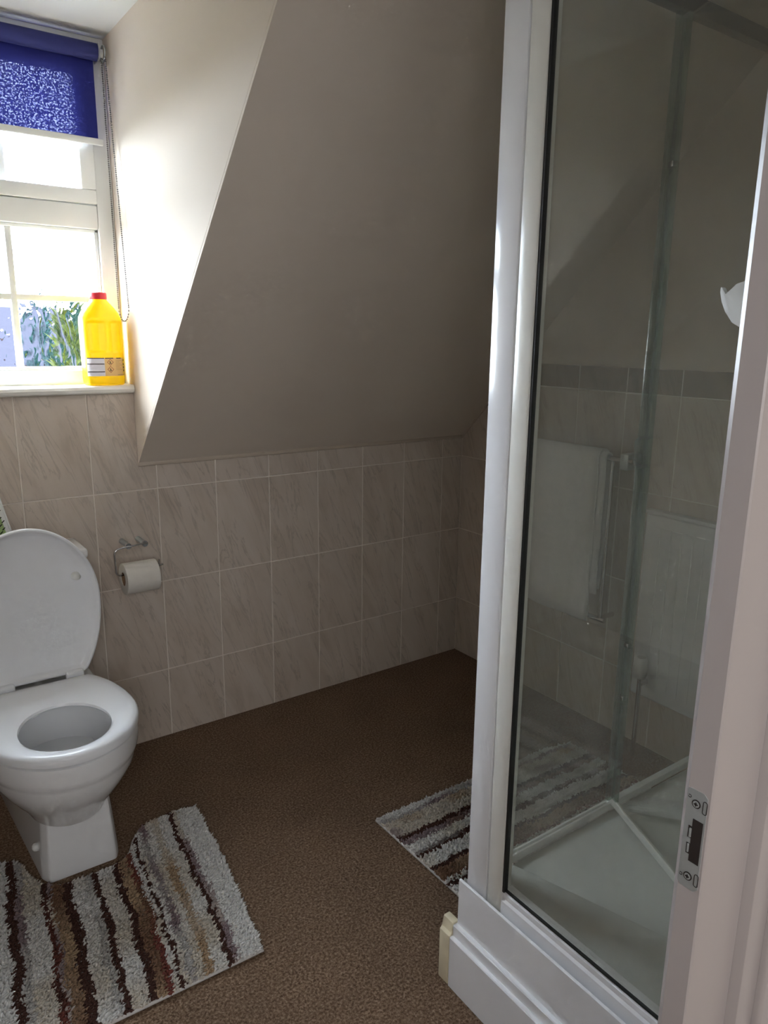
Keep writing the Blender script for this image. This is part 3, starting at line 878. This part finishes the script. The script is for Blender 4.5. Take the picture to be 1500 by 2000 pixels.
# ------------------------------------------------------------------ shaggy striped rugs
C_WHITE = np.array(srgb(254, 251, 247)[:3]); C_CREAM = np.array(srgb(238, 228, 214)[:3]); C_DARK = np.array(srgb(104, 74, 66)[:3])
C_TAN = np.array(srgb(212, 184, 152)[:3]); C_MAUVE = np.array(srgb(176, 156, 158)[:3]); C_RED = np.array(srgb(154, 92, 82)[:3]); C_GREY = np.array(srgb(218, 213, 208)[:3])
C_BROWN = np.array(srgb(156, 120, 98)[:3])
def in_poly(P, poly):
    x, y = P[:, 0], P[:, 1]; inside = np.zeros(len(P), bool)
    n = len(poly); j = n - 1
    for i in range(n):
        xi, yi = poly[i]; xj, yj = poly[j]
        c = ((yi > y) != (yj > y)) & (x < (xj - xi) * (y - yi) / (yj - yi + 1e-12) + xi)
        inside ^= c; j = i
    return inside
def vnoise(x, y, seed):
    r = np.random.default_rng(seed); T = r.random((64, 64))
    xi, yi = np.floor(x).astype(int), np.floor(y).astype(int); fx, fy = x - xi, y - yi
    fx = fx * fx * (3 - 2 * fx); fy = fy * fy * (3 - 2 * fy)
    g = lambda a, b: T[a % 64, b % 64]
    return (g(xi, yi) * (1 - fx) + g(xi + 1, yi) * fx) * (1 - fy) + (g(xi, yi + 1) * (1 - fx) + g(xi + 1, yi + 1) * fx) * fy

def build_pile(name, P, ucoord, vcoord, stripes, parent, seed, lean):
    r = np.random.default_rng(seed); n = len(P)
    wig = (vnoise(vcoord * 14, ucoord * 3, seed) - 0.5) * 0.014 + (vnoise(vcoord * 70, ucoord * 30, seed + 1) - 0.5) * 0.007
    u = ucoord + wig + r.normal(0, 0.0016, n)
    edges = np.array([s[0] for s in stripes]); idx = np.clip(np.searchsorted(edges, u, side='right') - 1, 0, len(stripes) - 1)
    A = np.array([s[1] for s in stripes]); B = np.array([s[2] for s in stripes])
    t = np.clip((vnoise(vcoord * 11 + idx * 7.3, ucoord * 0 + idx * 3.1, seed + 2) - 0.35) * 2.2, 0, 1)[:, None]
    colr = A[idx] * (1 - t) + B[idx] * t
    colr = colr * (0.92 + 0.10 * r.random((n, 1)))
    h = 0.010 + 0.006 * r.random(n); rad = 0.0032 + 0.0010 * r.random(n)
    is_dark = np.linalg.norm(A[idx] - C_DARK, axis=1) < 0.02
    h = np.where(is_dark, h * 0.8, h)
    ang = r.random(n) * 2 * np.pi
    dirx = np.cos(ang) * 0.45 + lean[0]; diry = np.sin(ang) * 0.45 + lean[1]
    a0 = r.random(n) * 2 * np.pi
    V = np.zeros((n, 7, 3))
    for k in range(3):
        a = a0 + k * 2 * np.pi / 3
        V[:, k, 0] = P[:, 0] + rad * np.cos(a); V[:, k, 1] = P[:, 1] + rad * np.sin(a); V[:, k, 2] = 0.003
        V[:, 3 + k, 0] = P[:, 0] + dirx * h * 0.35 + rad * 1.1 * np.cos(a); V[:, 3 + k, 1] = P[:, 1] + diry * h * 0.35 + rad * 1.1 * np.sin(a); V[:, 3 + k, 2] = 0.003 + h * 0.62
    V[:, 6, 0] = P[:, 0] + dirx * h; V[:, 6, 1] = P[:, 1] + diry * h; V[:, 6, 2] = 0.003 + h
    fl = [(0, 1, 4), (0, 4, 3), (1, 2, 5), (1, 5, 4), (2, 0, 3), (2, 3, 5), (3, 4, 6), (4, 5, 6), (5, 3, 6)]
    base = (np.arange(n) * 7)[:, None, None]
    F = (np.array(fl)[None] + base).reshape(-1, 3)
    me = bpy.data.meshes.new(name)
    me.vertices.add(n * 7); me.vertices.foreach_set('co', V.reshape(-1))
    me.loops.add(F.size); me.loops.foreach_set('vertex_index', F.reshape(-1).astype(np.int32))
    me.polygons.add(len(F)); me.polygons.foreach_set('loop_start', np.arange(0, F.size, 3, dtype=np.int32))
    me.polygons.foreach_set('loop_total', np.full(len(F), 3, np.int32))
    me.update(calc_edges=True)
    at = me.color_attributes.new('tuft', 'FLOAT_COLOR', 'POINT')
    cc = np.ones((n, 7, 4)); cc[:, :, :3] = colr[:, None, :]
    at.data.foreach_set('color', cc.reshape(-1))
    me.polygons.foreach_set('use_smooth', [True] * len(me.polygons))
    me.materials.append(M['pile'])
    o = link(bpy.data.objects.new(name, me), parent); o['kind'] = 'stuff'
    return o

def scatter(poly, step, seed, inset=0.0):
    r = np.random.default_rng(seed)
    xs_ = [p[0] for p in poly]; ys_ = [p[1] for p in poly]
    gx, gy = np.meshgrid(np.arange(min(xs_), max(xs_), step), np.arange(min(ys_), max(ys_), step))
    P = np.stack([gx.ravel(), gy.ravel()], 1) + r.uniform(-step * .5, step * .5, (gx.size, 2))
    return P[in_poly(P, poly)]

def rug_base(poly, parent):
    o = prism('backing', poly, 'z', 0.0005, 0.0065, 'rug_back', parent)
    pts = [(p[0], p[1], 0.005) for p in poly] + [(poly[0][0], poly[0][1], 0.005)]
    tube('hem', pts, 0.0042, 'rug_back', parent, 8)
    return o

# pedestal mat, cut out round the toilet foot
mat_poly = [(-0.096, -0.450), (-0.155, -0.440), (-0.222, -0.445), (-0.262, -0.462), (-0.292, -0.500), (-0.312, -0.540), (-0.338, -0.566), (-0.380, -0.572), (-0.43, -0.574), (-0.49, -0.570),
            (-0.522, -0.552), (-0.545, -0.520), (-0.557, -0.470), (-0.565, -0.425), (-0.585, -0.402), (-0.63, -0.395), (-0.74, -0.395), (-0.80, -0.72), (-0.815, -1.022), (-0.50, -1.030), (-0.168, -1.040), (-0.118, -0.70)]
pm = empty('pedestal_mat', (-0.45, -0.75, 0)); tag(pm, 'striped shaggy mat with a cutout round the toilet pedestal', 'rug')
rug_base(mat_poly, pm)
P = scatter(mat_poly, 0.0042, 11)
xe = -0.096 + (P[:, 1] + 0.450) * ((-0.168 + 0.096) / (-1.040 + 0.450))
ucoord = xe - P[:, 0]
W_, K_, T_, Mv, R__, G_, D_, Br = C_WHITE, C_CREAM, C_TAN, C_MAUVE, C_RED, C_GREY, C_DARK, C_BROWN
st = [(-1, W_, W_), (.056, Mv, K_), (.068, D_, D_), (.083, K_, W_), (.113, T_, K_), (.134, K_, W_), (.153, Mv, G_), (.169, W_, K_), (.180, D_, D_), (.191, W_, K_), (.203, R__, Br), (.216, T_, Br),
      (.238, D_, D_), (.256, W_, K_), (.291, D_, D_), (.309, G_, W_), (.325, W_, K_), (.356, D_, D_), (.381, T_, Br), (.406, Mv, K_), (.414, R__, D_), (.427, W_, K_), (.472, Mv, G_), (.488, D_, D_), (.510, W_, W_),
      (.555, T_, K_), (.585, D_, D_), (.605, W_, K_), (.65, Mv, T_), (.68, D_, D_), (.70, W_, W_)]
build_pile('pile', P, ucoord, -P[:, 1], st, pm, 21, (0.25, -0.25))

# bath mat in front of the shower
bmat_poly = [(0.312, -0.805), (0.99, -0.822), (1.10, -0.842), (1.10, -1.295), (0.312, -1.285)]
bmx = empty('bath_mat', (0.7, -1.05, 0)); tag(bmx, 'striped shaggy rectangular bath mat beside the shower enclosure', 'rug')
rug_base(bmat_poly, bmx)
P = scatter(bmat_poly, 0.0042, 12)
vv = -0.805 - (P[:, 0] - 0.312) * 0.025 - P[:, 1]
st2 = [(-1, W_, G_), (.018, Mv, G_), (.032, K_, T_), (.062, K_, Mv), (.098, D_, D_), (.118, Mv, Br), (.138, W_, K_), (.172, D_, G_), (.184, D_, D_), (.197, W_, K_), (.240, D_, D_), (.258, Br, T_), (.292, R__, Br), (.302, K_, W_),
       (.312, D_, D_), (.328, W_, W_), (.365, Mv, T_), (.385, D_, D_), (.40, W_, K_), (.44, Mv, G_)]
build_pile('pile', P, vv, P[:, 0], st2, bmx, 31, (-0.1, -0.2))

# ------------------------------------------------------------------ shower
XP = 0.150      # frame face
XG = 0.160      # glass plane
YE = YN         # near end
YF = -1.376     # far panel plane
sh = empty('shower_enclosure', (XP, -1.7, 0)); tag(sh, 'white-framed glass shower enclosure with its door open inwards', 'shower enclosure')
tray = box('tray', XP + 0.006, XR - 0.002, YN + 0.004, YF - 0.006, 0.0, 0.262, 'tray', sh, 0.006)
prism('tray_ledge', [(XP + 0.03, YF - 0.01), (0.247, YF - 0.01), (0.460, YN + 0.006), (XP + 0.03, YN + 0.006)], 'z', 0.2625, 0.276, 'tray', tray, 0.002)
bm = bmesh.new(); add_tube(bm, [(0.85, -1.72, 0.262), (0.85, -1.72, 0.266)], 0.045, 28)
bm_obj('waste', bm, 'chrome', tray, True, 40)

# plinth: three boards, each set back from the one below
prism('plinth_lower', [(0.120, 0.002), (0.120, 0.124), (0.122, 0.126), (0.150, 0.126), (0.150, 0.002)], 'y', YN + 0.002, -1.350, 'plinth', sh)
prism('plinth_middle', [(0.129, 0.126), (0.129, 0.150), (0.131, 0.152), (0.150, 0.152), (0.150, 0.126)], 'y', YN + 0.002, -1.350, 'plinth', sh)
prism('plinth_upper', [(0.139, 0.152), (0.139, 0.260), (0.1405, 0.2615), (0.144, 0.2615), (0.144, 0.152)], 'y', YN + 0.002, -1.352, 'plinth', sh)
# bare wood end piece
cap_p = [(0.118, 0.004), (0.118, 0.128), (0.128, 0.128), (0.128, 0.156), (0.146, 0.156), (0.146, 0.004)]
prism('plinth_end', cap_p, 'y', -1.3495, -1.318, 'pine', sh, 0.003)
# corner post in two profiles, bottom and top rails
box('corner_post', XP, XP + 0.05, -1.420, -1.364, 0.15, 2.02, 'frame_white', sh, 0.003)
box('glazing_profile', XP + 0.001, XP + 0.03, -1.4615, -1.4215, 0.2, 2.0, 'frame_cream', sh, 0.004)
box('glazing_seal', XP + 0.004, XP + 0.014, -1.466, -1.4612, 0.3, 1.98, 'rubber', sh)
prism('bottom_rail', [(XP + 0.002, 0.16), (XP + 0.002, 0.281), (XP + 0.006, 0.286), (XP + 0.006, 0.297), (XP + 0.012, 0.303), (XP + 0.03, 0.303), (XP + 0.03, 0.16)], 'y', YN + 0.002, -1.4615, 'frame_white', sh)
box('glazing_seal', XP + 0.006, XP + 0.012, YN + 0.002, -1.466, 0.303, 0.3055, 'rubber', sh)
box('top_rail', XP + 0.001, XP + 0.03, YN + 0.002, -1.420, 1.965, 2.01, 'frame_white', sh, 0.003)
box('wall_profile', XP + 0.001, XP + 0.03, YN + 0.001, YN + 0.03, 0.303, 1.97, 'frame_white', sh, 0.003)
box('glass_panel', XG, XG + 0.006, YN + 0.03, -1.462, 0.303, 1.97, 'clear', sh)
# far side: fixed pane beside the post, door opening to the wall, rails above and below
box('bottom_rail', XP + 0.05, XR - 0.005, YF - 0.008, YF + 0.010, 0.262, 0.282, 'white_plastic', sh, 0.004)
box('top_rail', XP + 0.05, XR - 0.005, YF - 0.012, YF + 0.012, 1.968, 2.000, 'dark_rail', sh, 0.003)
XD = 0.584
box('glass_panel', XP + 0.05, XD, YF - 0.003, YF + 0.003, 0.282, 1.97, 'clear', sh)
box('edge_seal', XD, XD + 0.024, YF - 0.005, YF + 0.005, 0.288, 1.97, 'seal', sh, 0.002)
box('wall_profile', XR - 0.03, XR - 0.003, YF - 0.012, YF + 0.012, 0.288, 1.97, 'frame_cream', sh, 0.003)
# open door leaf
dv = Vector((-0.112, -0.249, 0)).normalized()
ang = math.atan2(dv.y, dv.x)
DM = Matrix.Translation((XD + 0.012, YF - 0.008, 0)) @ Matrix.Rotation(ang, 4, 'Z')
leaf = box('door_leaf', 0.012, 0.60, -0.003, 0.003, 0.298, 1.955, 'clear', sh, mtx=DM)
box('door_edge', 0.0, 0.020, -0.004, 0.004, 0.290, 1.96, 'clear_edge', leaf, mtx=DM)
box('door_bottom_rail', 0.0, 0.60, -0.005, 0.005, 0.278, 0.296, 'white_plastic', leaf, 0.003, mtx=DM)
for hz in (0.56, 0.69, 1.70):
    box('hinge_clip', -0.006, 0.012, -0.006, 0.006, hz - 0.006, hz + 0.006, 'chrome', leaf, 0.002, mtx=DM)
hp = smooth_path([(0.02, -0.004, 1.165), (0.02, -0.034, 1.165), (0.02, -0.034, 1.105), (0.02, -0.004, 1.105)], 0.015)
bm = bmesh.new(); add_tube(bm, [DM @ p for p in hp], 0.0036, 10)
bm_obj('handle', bm, 'seal', leaf, True, 60)

# ------------------------------------------------------------------ towel rail, towel, radiator, hook
rail = empty('towel_rail', (XR, -0.65, 0.98)); tag(rail, 'chrome towel rail on the right wall behind the shower glass', 'towel rail')
rz = 0.985
for zz, yy in ((rz, (-0.37, -0.90)), (0.425, (-0.45, -0.84))):
    tube('bar', [(1.236, yy[0], zz), (1.236, yy[1], zz)], 0.009, 'chrome', rail, 14)
for y in (-0.40, -0.87):
    box('bracket', 1.226, XR - 0.001, y - 0.016, y + 0.016, rz - 0.03, rz + 0.022, 'satin_metal', rail, 0.004)
for y in (-0.47, -0.82):
    tube('upright', [(1.236, y, 0.425), (1.236, y, rz)], 0.007, 'chrome', rail, 10)
for y in (-0.47, -0.82):
    tube('standoff', [(1.236, y, 0.43), (XR - 0.001, y, 0.43)], 0.009, 'chrome', rail, 10)
tw = empty('towel', (1.23, -0.62, 0.98)); tag(tw, 'white towel hanging folded over the rail on the right wall', 'towel')
def towel_sheet(name, y0_, y1_, front_z, back_z, xoff, seed):
    prof_t = [(1.236 - 0.012 - xoff, front_z)]
    for k in range(1, 9):
        prof_t.append((1.236 - 0.012 - xoff + 0.002 * math.sin(k * 1.7 + seed), front_z + (rz - front_z) * k / 9))
    for k in range(9):
        a = math.pi - math.pi * k / 8
        prof_t.append((1.236 + (0.0125 + xoff) * math.cos(a), rz + (0.0125 + xoff) * math.sin(a)))
    for k in range(1, 7):
        prof_t.append((1.236 + 0.0125 + xoff, rz - (rz - back_z) * k / 6))
    v, f = [], []
    ny_ = 26; m = len(prof_t)
    for j in range(ny_ + 1):
        y = y0_ + (y1_ - y0_) * j / ny_
        for i, (x, z) in enumerate(prof_t):
            sag = 0.008 * math.sin(j / ny_ * 3.1) if i < 4 else 0
            v.append((x - 0.0035 * math.sin(j * 0.55 + seed) * max(0, 1 - i / 10), y, z - sag - 0.010 * (j / ny_) * (1 if i < 9 else 0)))
    for j in range(ny_):
        for i in range(m - 1):
            a = j * m + i; f.append((a, a + 1, a + m + 1, a + m))
    o = mesh_obj(name, v, f, 'towel', tw, True)
    s = o.modifiers.new('thickness', 'SOLIDIFY'); s.thickness = 0.007; s.offset = 1.0
    return o
towel_sheet('outer_fold', -0.39, -0.785, 0.425, 0.52, 0.010, 1)
towel_sheet('inner_fold', -0.41, -0.805, 0.525, 0.56, 0.0, 2)

rad = empty('radiator', (XR - 0.06, -1.15, 0.2)); tag(rad, 'white panel radiator on the right wall beside the towel rail', 'radiator')
ry0, ry1, rz0, rz1 = -0.945, -1.335, 0.20, 0.825
rx = 1.262
box('panel', rx, rx + 0.02, ry1, ry0, rz0, rz1, 'radiator', rad, 0.008, 3)
nrib = 9
for k in range(nrib):
    y = ry1 + 0.025 + (ry0 - ry1 - 0.05) * (k + 0.5) / nrib
    box('rib', rx - 0.0018, rx + 0.004, y - 0.016, y + 0.016, rz0 + 0.04, rz1 - 0.04, 'radiator', rad, 0.0016)
box('top_grille', rx - 0.003, XR - 0.012, ry1 - 0.002, ry0 + 0.002, rz1, rz1 + 0.012, 'radiator', rad, 0.003)
for y in (ry0 - 0.1, ry1 + 0.08):
    box('bracket', rx + 0.018, XR - 0.001, y - 0.015, y + 0.015, rz0 + 0.1, rz1 - 0.1, 'radiator', rad)
bm = bmesh.new(); add_tube(bm, [(1.226, -1.005, 0.285), (1.226, -1.005, 0.300), (1.226, -1.005, 0.345), (1.226, -1.005, 0.356)], [0.016, 0.021, 0.021, 0.015], 20)
vl = bm_obj('valve_head', bm, 'white_plastic', rad, True, 40)
tube('valve_pipe', [(1.226, -1.005, 0.0), (1.226, -1.005, 0.286)], 0.0075, 'chrome', rad, 10)
tube('valve_tail', [(1.226, -1.005, 0.262), (rx + 0.004, -1.005, 0.262)], 0.010, 'chrome', rad, 10)

# small clawed hook stuck on the outside of the near glass
hk = empty('glass_hook', (XG - 0.006, -1.815, 1.41)); tag(hk, 'small white plastic hook stuck to the near shower glass', 'hook')
prism('pad', [(-1.800 - 0.026 + 0.026 * math.cos(a), 1.408 + 0.026 * math.sin(a)) for a in np.linspace(0, 2 * math.pi, 25)[:-1]], 'x', XG - 0.004, XG, 'white_plastic', hk)
prism('claw', [(-1.7850, 1.4315), (-1.7885, 1.4300), (-1.7925, 1.4205), (-1.8050, 1.4340), (-1.826, 1.440), (-1.845, 1.425), (-1.848, 1.395), (-1.830, 1.374), (-1.8050, 1.3870), (-1.7950, 1.4000), (-1.7880, 1.4130), (-1.7848, 1.4250)],
      'x', XG - 0.012, XG - 0.004, 'white_plastic', hk, 0.001)

# ------------------------------------------------------------------ door frame with strike plate
dr = empty('door_1', (-0.26, -2.09, 0)); tag(dr, 'white painted door frame with a metal strike plate at the right edge', kind='structure')
XJ = -0.300
YJ0, YJ1 = -2.0925, -2.0695
DT = 2.03
prism('stop', [(XJ, YJ0 + 0.0012), (XJ + 0.0012, YJ0), (-0.2355, YJ0), (-0.2355, YJ1), (XJ + 0.0022, YJ1), (XJ, YJ1 - 0.0040)], 'z', 0.0, DT, 'door_paint', dr)
box('lining', -0.235, -0.2065, -2.102, -2.05, 0.0, DT, 'door_paint', dr, 0.0015, 2)
box('architrave', -0.206, -0.120, -2.1085, -2.06, 0.0, DT + 0.06, 'door_paint', dr, 0.004, 3)
box('stop', DX0 + 0.02, DX0 + 0.06, YJ0, YJ1, 0.0, DT, 'door_paint', dr, 0.0016, 3)
box('head', DX0, -0.2065, -2.102, -2.05, DT, DT + 0.04, 'door_paint', dr, 0.002)
# strike plate let into the stop
PZ0, PZ1 = 0.958, 1.041
yc0, yc1 = -2.0905, -2.0733
XF = XJ - 0.0006
outl = [(yc0, PZ0 + 0.004), (yc0 + 0.003, PZ0), (yc1 - 0.0003, PZ0 + 0.006), (yc1, PZ0 + 0.008), (yc1, PZ1), (yc1 - 0.002, PZ1), (yc0 + 0.004, PZ1), (yc0, PZ1 - 0.004)]
outl = [(yc0 + 0.001, PZ0 + 0.003), (yc0 + 0.004, PZ0), (yc1 - 0.003, PZ0), (yc1, PZ0 + 0.002), (yc1, PZ1 - 0.002), (yc1 - 0.002, PZ1), (yc0 + 0.004, PZ1), (yc0 + 0.001, PZ1 - 0.003)]
plate = prism('strike_plate', outl, 'x', XF, XJ + 0.0015, 'satin_metal', dr)
plate['label'] = 'zinc strike plate with a dark latch hole'
def pbox(name, ya, yb_, za, zb2, x0, x1, mat, bev=0.0):
    return box(name, x0, x1, ya, yb_, za, zb2, mat, plate, bev)
pbox('latch_hole', -2.0882, -2.0800, 0.9815, 1.0175, XF - 0.0002, XJ + 0.001, 'dark')
pbox('latch_hole', -2.0800, -2.0772, 0.987, 0.996, XF - 0.0002, XJ + 0.001, 'dark')
pbox('latch_hole', -2.0800, -2.0772, 1.0005, 1.0105, XF - 0.0002, XJ + 0.001, 'dark')
pbox('tongue', -2.0795, -2.0782, 0.9885, 0.9955, XF - 0.0012, XJ, 'satin_metal', 0.0003)
pbox('tongue', -2.0800, -2.0784, 1.0015, 1.0090, XF - 0.0012, XJ, 'satin_metal', 0.0003)
for zc in (0.9685, 1.0302):
    yy = -2.0812
    bm = bmesh.new(); add_tube(bm, [(XF + 0.0004, yy, zc), (XF - 0.0006, yy, zc)], 0.0034, 20)
    ringo = bm_obj('screw', bm, 'dark', plate, True, 40)
    bm = bmesh.new(); add_tube(bm, [(XF + 0.0004, yy, zc), (XF - 0.0009, yy, zc)], [0.0029, 0.0025], 20)
    add_box(bm, XF - 0.0010, XF, yy - 0.0001, yy + 0.0001, zc - 0.0001, zc + 0.0001)
    bm_obj('screw', bm, 'satin_metal', plate, True, 40)
    bm = bmesh.new()
    add_box(bm, XF - 0.0011, XF, yy - 0.0016, yy + 0.0016, zc - 0.0005, zc + 0.0005)
    add_box(bm, XF - 0.0011, XF, yy - 0.0005, yy + 0.0005, zc - 0.0016, zc + 0.0016)
    bm_obj('screw_cross', bm, 'dark', plate)
    # elongated slot beside the screw
    s0 = zc - 0.0035
    sl = [(-2.0880, s0), (-2.0880, s0 + 0.008)]
    bm = bmesh.new()
    pts = [(XF - 0.0001, -2.0880 + 0.0016 * math.cos(a), zc + (0.0036 if math.sin(a) > 0 else -0.0036) + 0.0016 * math.sin(a)) for a in np.linspace(0, 2 * math.pi, 25)]
    add_tube(bm, pts, 0.0003, 5)
    bm_obj('slot', bm, 'dark', plate)
    bm = bmesh.new()
    pts = [(XF - 0.0001, -2.0755 + 0.0011 * math.cos(a), zc + 0.004 * (1 if zc > 1 else -0.3) + 0.0011 * math.sin(a)) for a in np.linspace(0.6, 2 * math.pi - 0.2, 20)]
    add_tube(bm, pts, 0.0003, 5)
    bm_obj('slot', bm, 'dark', plate)
